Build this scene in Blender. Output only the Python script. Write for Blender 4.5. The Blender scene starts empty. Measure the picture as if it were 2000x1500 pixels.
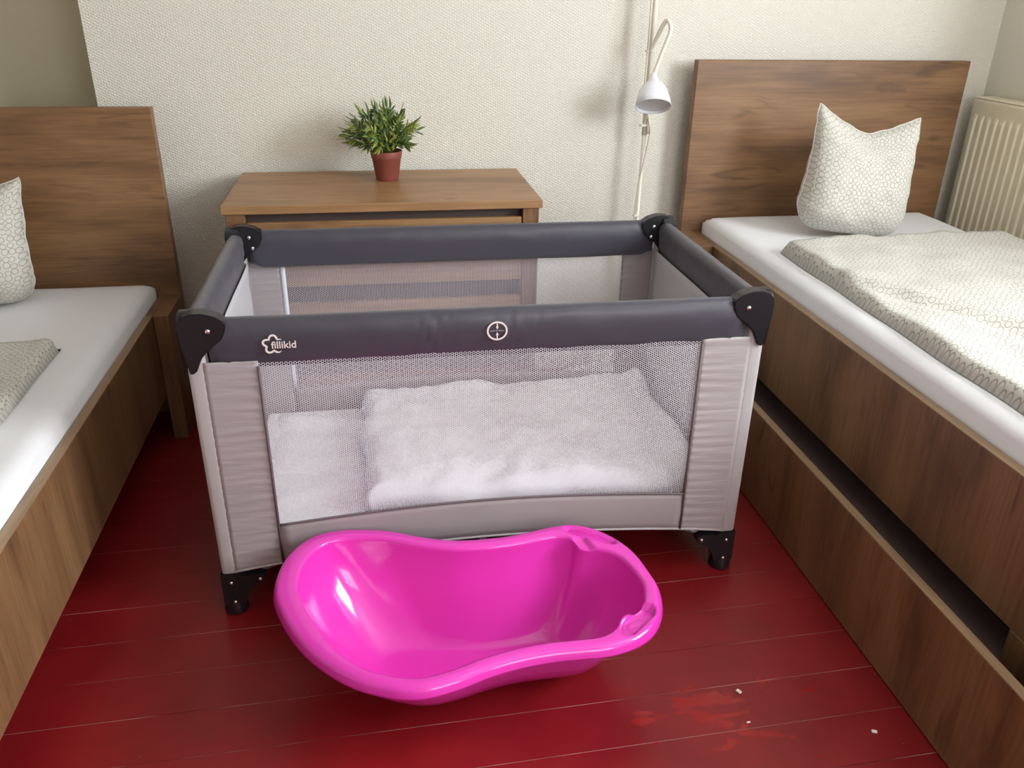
import bpy, bmesh, math, random
from mathutils import Vector, Matrix, noise
random.seed(7)
S = bpy.context.scene
COL = S.collection
PI = math.pi
# ------------------------------------------------------------------ camera
cd = bpy.data.cameras.new('camera'); cam = bpy.data.objects.new('camera', cd); COL.objects.link(cam)
cam.location = (0.3797, -1.6341, 1.3451)
cam.rotation_euler = (math.radians(64.4744), math.radians(-0.8792), math.radians(-9.1538))
cd.sensor_width = 36.0; cd.lens = 1615.9 / 2000 * 36; cd.clip_start = 0.02
S.camera = cam
# ------------------------------------------------------------------ world, daylight, exposure
W = bpy.data.worlds.new('sky'); S.world = W; W.use_nodes = True
bg = W.node_tree.nodes['Background']; bg.inputs[0].default_value = (0.72, 0.85, 1.0, 1); bg.inputs[1].default_value = 1.0
def daylight(name, loc, direction, sx, sy, power, color):
    d = bpy.data.lights.new(name, 'AREA'); d.shape = 'RECTANGLE'; d.size = sx; d.size_y = sy
    d.energy = power; d.color = color
    o = bpy.data.objects.new(name, d); COL.objects.link(o); o.location = loc
    o.rotation_euler = Vector(direction).to_track_quat('-Z', 'Z').to_euler()
    return o
# window openings: right wall and the wall behind the camera
WR = dict(y0=-2.3, y1=0.15, z0=1.12, z1=2.25)
WF = dict(x0=1.1, x1=2.5, z0=0.95, z1=2.2)
daylight('daylight_right', (2.80, (WR['y0']+WR['y1'])/2, (WR['z0']+WR['z1'])/2), (-1, 0, -0.12), 2.45, 1.13, 200, (0.93, 0.97, 1.0))
daylight('daylight_front', ((WF['x0']+WF['x1'])/2, -3.42, (WF['z0']+WF['z1'])/2), (-0.05, 1, -0.12), 1.4, 1.25, 30, (1.0, 0.97, 0.92))
vs = S.view_settings
vs.view_transform = 'Standard'; vs.look = 'None'; vs.gamma = 1.0; vs.use_curve_mapping = False; vs.exposure = 0.6

# ------------------------------------------------------------------ materials
def newmat(name):
    m = bpy.data.materials.new(name); m.use_nodes = True
    return m, m.node_tree.nodes, m.node_tree.links, m.node_tree.nodes['Principled BSDF']
def plain(name, col, rough=0.5, metal=0.0, coat=0.0, sheen=0.0, bump=0.0, bscale=200.0, spec=None):
    m, N, K, b = newmat(name)
    b.inputs['Base Color'].default_value = (*col, 1); b.inputs['Roughness'].default_value = rough
    b.inputs['Metallic'].default_value = metal; b.inputs['Coat Weight'].default_value = coat
    b.inputs['Sheen Weight'].default_value = sheen
    if spec is not None: b.inputs['Specular IOR Level'].default_value = spec
    if bump > 0:
        t = N.new('ShaderNodeTexCoord'); n = N.new('ShaderNodeTexNoise'); n.inputs['Scale'].default_value = bscale
        n.inputs['Detail'].default_value = 3
        bp = N.new('ShaderNodeBump'); bp.inputs['Strength'].default_value = bump; bp.inputs['Distance'].default_value = 0.002
        K.new(t.outputs['Object'], n.inputs['Vector']); K.new(n.outputs['Fac'], bp.inputs['Height']); K.new(bp.outputs['Normal'], b.inputs['Normal'])
    return m
def ramp(N, stops):
    r = N.new('ShaderNodeValToRGB'); e = r.color_ramp.elements
    while len(e) < len(stops): e.new(0.5)
    for el, (p, c) in zip(e, stops): el.position = p; el.color = (*c, 1)
    return r
def mathn(N, K, op, a, b=None, c=None):
    n = N.new('ShaderNodeMath'); n.operation = op
    for i, v in enumerate((a, b, c)):
        if v is None: continue
        if isinstance(v, (int, float)): n.inputs[i].default_value = v
        else: K.new(v, n.inputs[i])
    return n.outputs[0]
def mixc(N, K, fac, a, b, blend='MIX'):
    n = N.new('ShaderNodeMix'); n.data_type = 'RGBA'; n.blend_type = blend
    for i, v in ((0, fac), (6, a), (7, b)):
        if isinstance(v, (int, float)): n.inputs[i].default_value = v
        elif isinstance(v, tuple): n.inputs[i].default_value = (*v, 1)
        else: K.new(v, n.inputs[i])
    return n.outputs[2]
def wood(name, axis, dark, mid, light, rough=0.42):
    m, N, K, b = newmat(name)
    t = N.new('ShaderNodeTexCoord'); oi = N.new('ShaderNodeObjectInfo')
    off = N.new('ShaderNodeVectorMath'); off.operation = 'MULTIPLY_ADD'
    K.new(oi.outputs['Random'], off.inputs[0]); off.inputs[1].default_value = (7.3, 5.1, 9.7)
    K.new(t.outputs['Object'], off.inputs[2])
    def stretched(along, across, scale, detail, dist):
        mp = N.new('ShaderNodeMapping'); sc = [across]*3; sc[axis] = along
        mp.inputs['Scale'].default_value = sc; K.new(off.outputs[0], mp.inputs['Vector'])
        n = N.new('ShaderNodeTexNoise'); n.inputs['Scale'].default_value = scale; n.inputs['Detail'].default_value = detail
        n.inputs['Distortion'].default_value = dist; K.new(mp.outputs[0], n.inputs['Vector']); return n.outputs['Fac']
    broad = stretched(1.0, 5.0, 1.6, 5, 0.5)
    fine = stretched(3.0, 70.0, 2.0, 4, 0.2)
    streak = stretched(2.2, 13.0, 1.5, 6, 1.4)
    r1 = ramp(N, [(0.28, dark), (0.5, mid), (0.75, light)]); K.new(broad, r1.inputs[0])
    r2 = ramp(N, [(0.3, (0.74, 0.73, 0.72)), (0.65, (1.08, 1.08, 1.08))]); K.new(fine, r2.inputs[0])
    c = mixc(N, K, 0.8, r1.outputs[0], r2.outputs[0], 'MULTIPLY')
    r3 = ramp(N, [(0.59, (0, 0, 0)), (0.74, (1, 1, 1))]); K.new(streak, r3.inputs[0])
    f = mathn(N, K, 'MULTIPLY', r3.outputs[0], 0.6)
    c = mixc(N, K, f, c, tuple(x*0.55 for x in dark))
    K.new(c, b.inputs['Base Color']); b.inputs['Roughness'].default_value = rough
    bp = N.new('ShaderNodeBump'); bp.inputs['Strength'].default_value = 0.15; bp.inputs['Distance'].default_value = 0.001
    K.new(fine, bp.inputs['Height']); K.new(bp.outputs['Normal'], b.inputs['Normal'])
    return m
OAK = ((0.11, 0.056, 0.028), (0.225, 0.117, 0.052), (0.30, 0.165, 0.077))
M_wood_h = wood('oak_horizontal', 0, *OAK)
M_wood_v = wood('oak_vertical', 2, *[tuple(x*0.92 for x in c) for c in OAK])
M_wood_edge_lit = wood('oak_edge_band_lit', 1, (0.22, 0.14, 0.08), (0.30, 0.195, 0.11), (0.36, 0.24, 0.14))  # same oak, lightened: window light on the top edges put into the colour
M_wood_chest = wood('oak_chest', 0, (0.22, 0.112, 0.050), (0.34, 0.185, 0.082), (0.40, 0.235, 0.115))
M_shaded_inner = plain('shade_brown_inner_board', (0.075, 0.05, 0.045), 0.6, bump=0.1)  # weak light in the grip recess painted in as a darker board
M_slot = plain('shade_toned_bed_inside', (0.10, 0.062, 0.055), 0.7)  # shade inside the pulled-out drawer put into the base colour

def wallpaper(name, col):
    m, N, K, b = newmat(name)
    b.inputs['Base Color'].default_value = (*col, 1); b.inputs['Roughness'].default_value = 0.75
    t = N.new('ShaderNodeTexCoord')
    hs = []
    for ang in (32, -28):
        mp = N.new('ShaderNodeMapping'); mp.inputs['Rotation'].default_value = (0, math.radians(ang), 0)
        K.new(t.outputs['Object'], mp.inputs['Vector'])
        w = N.new('ShaderNodeTexWave'); w.bands_direction = 'Z'; w.inputs['Scale'].default_value = 40; w.inputs['Distortion'].default_value = 2.5
        w.inputs['Detail'].default_value = 2; w.inputs['Detail Scale'].default_value = 3; K.new(mp.outputs[0], w.inputs['Vector']); hs.append(w.outputs['Fac'])
    n = N.new('ShaderNodeTexNoise'); n.inputs['Scale'].default_value = 130; K.new(t.outputs['Object'], n.inputs['Vector'])
    h = mathn(N, K, 'ADD', mathn(N, K, 'MULTIPLY', hs[0], hs[1]), mathn(N, K, 'MULTIPLY', n.outputs['Fac'], 0.8))
    bp = N.new('ShaderNodeBump'); bp.inputs['Strength'].default_value = 0.75; bp.inputs['Distance'].default_value = 0.0018
    K.new(h, bp.inputs['Height']); K.new(bp.outputs['Normal'], b.inputs['Normal'])
    return m
M_wall = wallpaper('textured_wallpaper', (0.73, 0.70, 0.62))
M_wall_plain = plain('cream_wall_paint', (0.70, 0.665, 0.57), 0.8, bump=0.15, bscale=60)
M_wall_olive = plain('olive_wall_tone', (0.60, 0.56, 0.41), 0.8, bump=0.15, bscale=60)  # darker and more olive than the cream walls
M_ceil = plain('white_ceiling_paint', (0.8, 0.79, 0.75), 0.9)
M_skirting = plain('white_skirting', (0.7, 0.69, 0.66), 0.5)

def floor_mat():
    m, N, K, b = newmat('red_painted_boards')
    t = N.new('ShaderNodeTexCoord'); oi = N.new('ShaderNodeObjectInfo')
    n = N.new('ShaderNodeTexNoise'); n.inputs['Scale'].default_value = 5; n.inputs['Detail'].default_value = 5; K.new(t.outputs['Object'], n.inputs['Vector'])
    r = ramp(N, [(0.3, (0.19, 0.006, 0.008)), (0.7, (0.26, 0.010, 0.012))]); K.new(n.outputs['Fac'], r.inputs[0])
    # wet smears and water marks near the right bed (shape of their own)
    mp = N.new('ShaderNodeMapping'); mp.inputs['Location'].default_value = (-1.02, 0.47, 0); K.new(t.outputs['Object'], mp.inputs['Vector'])
    mp.vector_type = 'POINT'
    g = N.new('ShaderNodeMapping'); g.inputs['Rotation'].default_value = (0, 0, math.radians(35)); g.inputs['Scale'].default_value = (3.2, 7.5, 1); K.new(mp.outputs[0], g.inputs['Vector'])
    ln = N.new('ShaderNodeVectorMath'); ln.operation = 'LENGTH'; K.new(g.outputs[0], ln.inputs[0])
    n2 = N.new('ShaderNodeTexNoise'); n2.inputs['Scale'].default_value = 22; n2.inputs['Detail'].default_value = 4; n2.inputs['Distortion'].default_value = 0.8; st = N.new('ShaderNodeMapping'); st.inputs['Rotation'].default_value = (0, 0, math.radians(35)); st.inputs['Scale'].default_value = (0.45, 1.3, 1); K.new(t.outputs['Object'], st.inputs['Vector']); K.new(st.outputs[0], n2.inputs['Vector'])
    a = mathn(N, K, 'SUBTRACT', n2.outputs['Fac'], mathn(N, K, 'MULTIPLY', ln.outputs['Value'], 0.22))
    r2 = ramp(N, [(0.47, (0, 0, 0)), (0.49, (1, 1, 1))]); K.new(a, r2.inputs[0])
    c = mixc(N, K, r2.outputs[0], r.outputs[0], (0.32, 0.006, 0.005))
    # pale specks of dust
    v = N.new('ShaderNodeTexVoronoi'); v.inputs['Scale'].default_value = 16; K.new(t.outputs['Object'], v.inputs['Vector'])
    sp = mathn(N, K, 'LESS_THAN', v.outputs['Distance'], 0.018)
    c = mixc(N, K, mathn(N, K, 'MULTIPLY', sp, 0.6), c, (0.55, 0.42, 0.38))
    K.new(c, b.inputs['Base Color'])
    rr = mathn(N, K, 'MULTIPLY_ADD', n.outputs['Fac'], 0.22, 0.26)
    rr = mathn(N, K, 'SUBTRACT', rr, mathn(N, K, 'MULTIPLY', r2.outputs[0], 0.12))
    K.new(rr, b.inputs['Roughness'])
    bp = N.new('ShaderNodeBump'); bp.inputs['Strength'].default_value = 0.12; bp.inputs['Distance'].default_value = 0.002
    K.new(n2.outputs['Fac'], bp.inputs['Height']); K.new(bp.outputs['Normal'], b.inputs['Normal'])
    return m
M_floor = floor_mat()
M_gap, N_, K_, b_g = newmat('dusty_floor_joint')
_t = N_.new('ShaderNodeTexCoord'); _n = N_.new('ShaderNodeTexNoise'); _n.inputs['Scale'].default_value = 3.5; _n.inputs['Detail'].default_value = 6
K_.new(_t.outputs['Object'], _n.inputs['Vector']); _r = ramp(N_, [(0.40, (0.16, 0.02, 0.02)), (0.58, (0.60, 0.42, 0.38))]); K_.new(_n.outputs['Fac'], _r.inputs[0])
K_.new(_r.outputs[0], b_g.inputs['Base Color']); b_g.inputs['Roughness'].default_value = 0.9

def cloth(name, col, wr=0.35, scale=14, rough=0.85):
    m, N, K, b = newmat(name)
    b.inputs['Base Color'].default_value = (*col, 1); b.inputs['Roughness'].default_value = rough; b.inputs['Sheen Weight'].default_value = 0.15
    t = N.new('ShaderNodeTexCoord'); n = N.new('ShaderNodeTexNoise'); n.inputs['Scale'].default_value = scale; n.inputs['Detail'].default_value = 5; n.inputs['Distortion'].default_value = 1.2
    K.new(t.outputs['Object'], n.inputs['Vector'])
    bp = N.new('ShaderNodeBump'); bp.inputs['Strength'].default_value = wr; bp.inputs['Distance'].default_value = 0.006
    K.new(n.outputs['Fac'], bp.inputs['Height']); K.new(bp.outputs['Normal'], b.inputs['Normal'])
    return m
M_sheet = cloth('white_cotton_sheet', (0.83, 0.84, 0.87), 0.10, 6)
M_duvet_white = cloth('white_quilt_cotton', (0.85, 0.86, 0.91), 0.55, 16)
def ring_cloth():
    m, N, K, b = newmat('cream_cotton_with_ring_print')
    t = N.new('ShaderNodeTexCoord')
    def rings(scale, rad, seed):
        mp = N.new('ShaderNodeMapping'); mp.inputs['Location'].default_value = (seed, seed*0.7, 0); K.new(t.outputs['UV'], mp.inputs['Vector'])
        v = N.new('ShaderNodeTexVoronoi'); v.voronoi_dimensions = '2D'; v.inputs['Scale'].default_value = scale; v.inputs['Randomness'].default_value = 0.32
        K.new(mp.outputs[0], v.inputs['Vector'])
        vary = mathn(N, K, 'MULTIPLY_ADD', v.outputs['Color'], 0.10, rad - 0.05)
        d = mathn(N, K, 'ABSOLUTE', mathn(N, K, 'SUBTRACT', v.outputs['Distance'], vary))
        return mathn(N, K, 'LESS_THAN', d, 0.05)
    f = rings(54, 0.41, 0.0)
    c = mixc(N, K, mathn(N, K, 'MULTIPLY', f, 0.62), (0.62, 0.605, 0.545), (0.15, 0.145, 0.12))
    K.new(c, b.inputs['Base Color']); b.inputs['Roughness'].default_value = 0.9; b.inputs['Sheen Weight'].default_value = 0.1
    n = N.new('ShaderNodeTexNoise'); n.inputs['Scale'].default_value = 16; n.inputs['Detail'].default_value = 4; K.new(t.outputs['Object'], n.inputs['Vector'])
    bp = N.new('ShaderNodeBump'); bp.inputs['Strength'].default_value = 0.4; bp.inputs['Distance'].default_value = 0.006
    K.new(n.outputs['Fac'], bp.inputs['Height']); K.new(bp.outputs['Normal'], b.inputs['Normal'])
    return m
M_ring = ring_cloth()
def net_mat():
    m, N, K, b = newmat('lilac_grey_net')
    t = N.new('ShaderNodeTexCoord'); per = 0.0046; k = 2*PI/per
    tot = None
    for ang in (0, 60, 120):
        d = N.new('ShaderNodeVectorMath'); d.operation = 'DOT_PRODUCT'; K.new(t.outputs['UV'], d.inputs[0])
        d.inputs[1].default_value = (math.cos(math.radians(ang))*k, math.sin(math.radians(ang))*k, 0)
        c = mathn(N, K, 'COSINE', d.outputs['Value'])
        tot = c if tot is None else mathn(N, K, 'ADD', tot, c)
    hole = mathn(N, K, 'GREATER_THAN', tot, -0.86)
    tr = N.new('ShaderNodeBsdfTransparent'); mx = N.new('ShaderNodeMixShader')
    b.inputs['Base Color'].default_value = (0.74, 0.69, 0.76, 1); b.inputs['Roughness'].default_value = 0.8
    K.new(hole, mx.inputs[0]); K.new(b.outputs[0], mx.inputs[1]); K.new(tr.outputs[0], mx.inputs[2])
    K.new(mx.outputs[0], N['Material Output'].inputs['Surface'])
    return m
M_net = net_mat()
def ruffle_mat(name, col, sx, sz):
    m, N, K, b = newmat(name)
    b.inputs['Base Color'].default_value = (*col, 1); b.inputs['Roughness'].default_value = 0.5; b.inputs['Sheen Weight'].default_value = 0.2
    t = N.new('ShaderNodeTexCoord'); mp = N.new('ShaderNodeMapping'); mp.inputs['Scale'].default_value = (sx, sx, sz); K.new(t.outputs['Object'], mp.inputs['Vector'])
    n = N.new('ShaderNodeTexNoise'); n.inputs['Scale'].default_value = 1.0; n.inputs['Detail'].default_value = 2; K.new(mp.outputs[0], n.inputs['Vector'])
    bp = N.new('ShaderNodeBump'); bp.inputs['Strength'].default_value = 0.5; bp.inputs['Distance'].default_value = 0.005
    K.new(n.outputs['Fac'], bp.inputs['Height']); K.new(bp.outputs['Normal'], b.inputs['Normal'])
    return m
M_panel = ruffle_mat('taupe_nylon_ruffled', (0.37, 0.33, 0.335), 5, 55)
M_band = ruffle_mat('taupe_nylon_smooth', (0.34, 0.30, 0.31), 9, 9)
M_sleeve = plain('taupe_nylon_sleeve', (0.42, 0.39, 0.40), 0.42, sheen=0.2, bump=0.12, bscale=30)
M_lining = plain('lit_grey_lining', (0.52, 0.51, 0.53), 0.6, bump=0.1, bscale=30)  # paler than the sleeve: window light on the end panel put into the colour
M_seam = plain('dark_taupe_seam', (0.14, 0.105, 0.115), 0.7)
M_tape = plain('white_edge_tape', (0.72, 0.74, 0.80), 0.6)
M_pad = plain('dark_slate_nylon', (0.050, 0.047, 0.064), 0.40, sheen=0.15, bump=0.25, bscale=26)
M_pad_hem = plain('black_hem_tape', (0.02, 0.02, 0.025), 0.5)
M_black = plain('black_moulded_plastic', (0.012, 0.012, 0.015), 0.28)
M_steel = plain('bright_steel', (0.8, 0.78, 0.75), 0.25, 1.0)
M_tube = plain('grey_painted_tube', (0.16, 0.15, 0.16), 0.35, 0.4)
M_print = plain('cream_print', (0.80, 0.72, 0.69), 0.6)
M_print_grey = plain('grey_print', (0.36, 0.31, 0.36), 0.6)
M_pink = plain('glossy_pink_plastic', (0.72, 0.040, 0.44), 0.16, coat=0.3)
M_pink.node_tree.nodes['Principled BSDF'].inputs['Subsurface Weight'].default_value = 0.0
M_white_gloss = plain('white_lacquer', (0.80, 0.82, 0.86), 0.18, coat=0.4)
M_cream_tube = plain('cream_lacquered_tube', (0.80, 0.76, 0.66), 0.3, coat=0.2)
M_diffuser = plain('frosted_lamp_diffuser', (0.66, 0.66, 0.68), 0.5)
M_cord = plain('cream_cord', (0.62, 0.56, 0.44), 0.5)
M_cord_white = plain('white_cord', (0.75, 0.75, 0.76), 0.45)
M_radiator = plain('cream_radiator_enamel', (0.80, 0.735, 0.56), 0.35)
M_terracotta = plain('terracotta_plastic', (0.24, 0.062, 0.045), 0.5, bump=0.06)
M_soil = plain('dark_soil', (0.03, 0.02, 0.015), 0.95, bump=0.8, bscale=150)
M_frame = plain('white_window_paint', (0.78, 0.78, 0.76), 0.4)
M_scrap = plain('white_paper_scrap', (0.85, 0.83, 0.78), 0.8)
def leaf_mat(island):
    m, N, K, b = newmat('green_plastic_leaf_joined' if island else 'green_plastic_leaf')
    s = N.new('ShaderNodeNewGeometry').outputs['Random Per Island'] if island else N.new('ShaderNodeObjectInfo').outputs['Random']
    r = ramp(N, [(0.0, (0.05, 0.105, 0.05)), (0.35, (0.10, 0.18, 0.05)), (0.7, (0.22, 0.28, 0.045)), (1.0, (0.36, 0.37, 0.07))]); K.new(s, r.inputs[0])
    K.new(r.outputs[0], b.inputs['Base Color']); b.inputs['Roughness'].default_value = 0.4
    return m
M_leaf = leaf_mat(False); M_leaf_joined = leaf_mat(True)
def pane_mat():
    m, N, K, b = newmat('window_glass')
    tr = N.new('ShaderNodeBsdfTransparent'); gl = N.new('ShaderNodeBsdfGlossy'); gl.inputs['Roughness'].default_value = 0.02
    mx = N.new('ShaderNodeMixShader'); mx.inputs[0].default_value = 0.06
    K.new(tr.outputs[0], mx.inputs[1]); K.new(gl.outputs[0], mx.inputs[2]); K.new(mx.outputs[0], N['Material Output'].inputs['Surface'])
    return m
M_glass = pane_mat()

# ------------------------------------------------------------------ helpers
def wpos(o):
    v = Vector((0, 0, 0))
    while o is not None: v += Vector(o.location); o = o.parent
    return v
def link(name, me, mat, parent=None, smooth=False):
    o = bpy.data.objects.new(name, me); COL.objects.link(o)
    if mat is not None: me.materials.append(mat)
    if parent is not None:
        off = wpos(parent)
        if off.length > 0: me.transform(Matrix.Translation(-off))
        o.parent = parent
    if smooth:
        for p in me.polygons: p.use_smooth = True
    return o
def from_bm(name, bm, mat, parent=None, smooth=False):
    bmesh.ops.recalc_face_normals(bm, faces=bm.faces)
    me = bpy.data.meshes.new(name); bm.to_mesh(me); bm.free()
    return link(name, me, mat, parent, smooth)
def thing(name, loc, label, cat, group=None):
    o = bpy.data.objects.new(name, None); COL.objects.link(o); o.location = loc; o.empty_display_size = 0.05
    o['label'] = label; o['category'] = cat
    if group: o['group'] = group
    return o
def tag(o, label, cat, group=None):
    o['label'] = label; o['category'] = cat
    if group: o['group'] = group
    return o
def struct(o): o['kind'] = 'structure'; return o
def bbox_into(bm, x0, x1, y0, y1, z0, z1, bevel=0.0, seg=2):
    r = bmesh.ops.create_cube(bm, size=1.0)
    for v in r['verts']:
        v.co = Vector(((x0+x1)/2 + v.co.x*(x1-x0), (y0+y1)/2 + v.co.y*(y1-y0), (z0+z1)/2 + v.co.z*(z1-z0)))
    if bevel > 0:
        es = list({e for v in r['verts'] for e in v.link_edges})
        bmesh.ops.bevel(bm, geom=es, offset=bevel, segments=seg, profile=0.6, affect='EDGES')
def box(name, x0, x1, y0, y1, z0, z1, mat, parent=None, bevel=0.0015, seg=1, smooth=False):
    bm = bmesh.new(); bbox_into(bm, x0, x1, y0, y1, z0, z1, bevel, seg)
    return from_bm(name, bm, mat, parent, smooth)
def tube_into(bm, pts, r, sides=10, caps=True):
    pts = [Vector(p) for p in pts]; rings = []
    up = Vector((0, 0, 1)); prev = None
    for i, p in enumerate(pts):
        t = (pts[min(i+1, len(pts)-1)] - pts[max(i-1, 0)]).normalized()
        if prev is None:
            a = up if abs(t.dot(up)) < 0.95 else Vector((1, 0, 0)); n = (a - t*a.dot(t)).normalized()
        else: n = (prev - t*prev.dot(t)).normalized()
        prev = n; bnm = t.cross(n); rr = r[i] if isinstance(r, (list, tuple)) else r
        rings.append([bm.verts.new(p + (n*math.cos(2*PI*k/sides) + bnm*math.sin(2*PI*k/sides))*rr) for k in range(sides)])
    for a, b in zip(rings, rings[1:]):
        for k in range(sides): bm.faces.new((a[k], a[(k+1) % sides], b[(k+1) % sides], b[k]))
    if caps: bm.faces.new(rings[0][::-1]); bm.faces.new(rings[-1])
def tube(name, pts, r, mat, parent=None, sides=10):
    bm = bmesh.new(); tube_into(bm, pts, r, sides); return from_bm(name, bm, mat, parent, True)
def lathe_into(bm, prof, origin, axis=(0, 0, 1), seg=32):
    q = Vector((0, 0, 1)).rotation_difference(Vector(axis).normalized()); O = Vector(origin); rings = []
    for r, h in prof:
        if r < 1e-6: rings.append([bm.verts.new(O + q @ Vector((0, 0, h)))])
        else: rings.append([bm.verts.new(O + q @ Vector((r*math.cos(2*PI*k/seg), r*math.sin(2*PI*k/seg), h))) for k in range(seg)])
    for a, b in zip(rings, rings[1:]):
        for k in range(seg):
            if len(a) == 1 and len(b) == 1: continue
            if len(a) == 1: bm.faces.new((a[0], b[k], b[(k+1) % seg]))
            elif len(b) == 1: bm.faces.new((a[k], a[(k+1) % seg], b[0]))
            else: bm.faces.new((a[k], a[(k+1) % seg], b[(k+1) % seg], b[k]))
def lathe(name, prof, origin, mat, parent=None, axis=(0, 0, 1), seg=32):
    bm = bmesh.new(); lathe_into(bm, prof, origin, axis, seg); return from_bm(name, bm, mat, parent, True)
def prism_into(bm, poly, origin, eu, ev, en, n0, n1):
    O, eu, ev, en = Vector(origin), Vector(eu), Vector(ev), Vector(en)
    a = [bm.verts.new(O + eu*u + ev*v + en*n0) for u, v in poly]; b = [bm.verts.new(O + eu*u + ev*v + en*n1) for u, v in poly]
    bm.faces.new(a); bm.faces.new(b[::-1])
    for i in range(len(poly)): j = (i+1) % len(poly); bm.faces.new((a[i], b[i], b[j], a[j]))
def grid(name, fn, nu, nv, mat, parent=None, uvfn=None, thick=0.0):
    vs_, fs = [], []
    for j in range(nv+1):
        for i in range(nu+1): vs_.append(fn(i/nu, j/nv))
    for j in range(nv):
        for i in range(nu): a = j*(nu+1)+i; fs.append((a, a+1, a+nu+2, a+nu+1))
    me = bpy.data.meshes.new(name); me.from_pydata([tuple(v) for v in vs_], [], fs); me.update()
    if uvfn:
        uv = me.uv_layers.new(name='UVMap')
        for l in me.loops:
            k = l.vertex_index; uv.data[l.index].uv = uvfn((k % (nu+1))/nu, (k//(nu+1))/nv)
    o = link(name, me, mat, parent, True)
    if thick:
        md = o.modifiers.new('thickness', 'SOLIDIFY'); md.thickness = thick; md.offset = 0
    return o
def sm(a, b, x):  # smoothstep, also for a > b
    t = max(0, min(1, (x-a)/(b-a))); return t*t*(3-2*t)
def nz(x, y, z=0): return noise.noise(Vector((x, y, z)))

# ------------------------------------------------------------------ room
WY = 1.27; XR = 2.62; XC = -0.47; XL = -2.3; YF = -3.3; CH = 2.5
fl = struct(box('floor', XL, XR, YF, 1.6, -0.06, -0.0008, M_gap, bevel=0))
ang = math.radians(1.26); pw = 0.1165; k0 = -34
for k in range(k0, 20):
    yc = 0.042 + k*pw + pw/2
    if yc > 1.50 or yc < YF+0.02: continue
    if k == k0: pass
    hw = pw/2 - 0.0009
    x0, x1 = XL, XR
    bm = bmesh.new(); vs4 = []
    for (x, y) in ((x0, -hw), (x1, -hw), (x1, hw), (x0, hw)):
        vs4.append((x, min(max(yc + y + math.tan(ang)*x, YF), 1.59)))
    prism_into(bm, vs4, (0, 0, 0), (1, 0, 0), (0, 1, 0), (0, 0, 1), -0.005 , 0.0 + 0.0004*(k % 3 == 0))
    from_bm('plank', bm, M_floor, fl)
struct(box('wall_back', XC, XR+0.12, WY, WY+0.12, 0, CH, M_wall, bevel=0))
struct(box('wall_corner', XC, XC+0.12, WY+0.12, 1.6, 0, CH, M_wall_plain, bevel=0))
struct(box('wall_recess', XL-0.12, XC+0.12, 1.6, 1.72, 0, CH, M_wall_olive, bevel=0))
struct(box('wall_left', XL-0.12, XL, YF, 1.6, 0, CH, M_wall_plain, bevel=0))
struct(box('ceiling', XL-0.12, XR+0.12, YF-0.12, 1.72, CH, CH+0.1, M_ceil, bevel=0))
def wall_with_hole(name, axis, pos, thick, a0, a1, h0, h1, z0, z1):
    bm = bmesh.new()
    for (p, q, s, e) in ((a0, h0, 0, CH), (h1, a1, 0, CH), (h0, h1, 0, z0), (h0, h1, z1, CH)):
        if axis == 'x': bbox_into(bm, pos, pos+thick, p, q, s, e)
        else: bbox_into(bm, p, q, pos-thick, pos, s, e)
    return struct(from_bm(name, bm, M_wall_plain))
wall_with_hole('wall_right', 'x', XR, 0.12, YF, WY, WR['y0'], WR['y1'], WR['z0'], WR['z1'])
wall_with_hole('wall_front', 'y', YF, 0.12, XL-0.12, XR+0.12, WF['x0'], WF['x1'], WF['z0'], WF['z1'])
def window(name, axis, pos, a0, a1, z0, z1):
    root = struct(bpy.data.objects.new(name, None)); COL.objects.link(root)
    root.location = (pos, (a0+a1)/2, z0) if axis == 'x' else ((a0+a1)/2, pos, z0)
    def bar(nm, p, q, s, e, d0, d1, m):
        if axis == 'x': box(nm, pos+d0, pos+d1, p, q, s, e, m, root, 0.003)
        else: box(nm, p, q, pos-d1, pos-d0, s, e, m, root, 0.003)
    fw = 0.06; am = (a0+a1)/2; zt = z0 + (z1-z0)*0.66
    for (p, q, s, e) in ((a0, a0+fw, z0, z1), (a1-fw, a1, z0, z1), (a0+fw, a1-fw, z0, z0+fw), (a0+fw, a1-fw, z1-fw, z1)): bar('window_frame', p, q, s, e, 0.03, 0.09, M_frame)
    bar('mullion', am-0.035, am+0.035, z0+fw, z1-fw, 0.03, 0.09, M_frame)
    for (p, q) in ((a0+fw, am-0.035), (am+0.035, a1-fw)):
        bar('transom', p, q, zt-0.03, zt+0.03, 0.03, 0.09, M_frame)
        bar('pane', p, q, z0+fw, zt-0.03, 0.055, 0.061, M_glass); bar('pane', p, q, zt+0.03, z1-fw, 0.055, 0.061, M_glass)
    bar('window_sill', a0-0.04, a1+0.04, z0-0.035, z0, -0.10, 0.03, M_frame)
    return root
window('window_1', 'x', XR, WR['y0'], WR['y1'], WR['z0'], WR['z1'])
window('window_2', 'y', YF, WF['x0'], WF['x1'], WF['z0'], WF['z1'])
struct(box('baseboard_back', XC, XR, WY-0.012, WY, 0, 0.06, M_skirting))
struct(box('baseboard_right', XR-0.012, XR, YF, WY-0.012, 0, 0.06, M_skirting))

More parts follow.
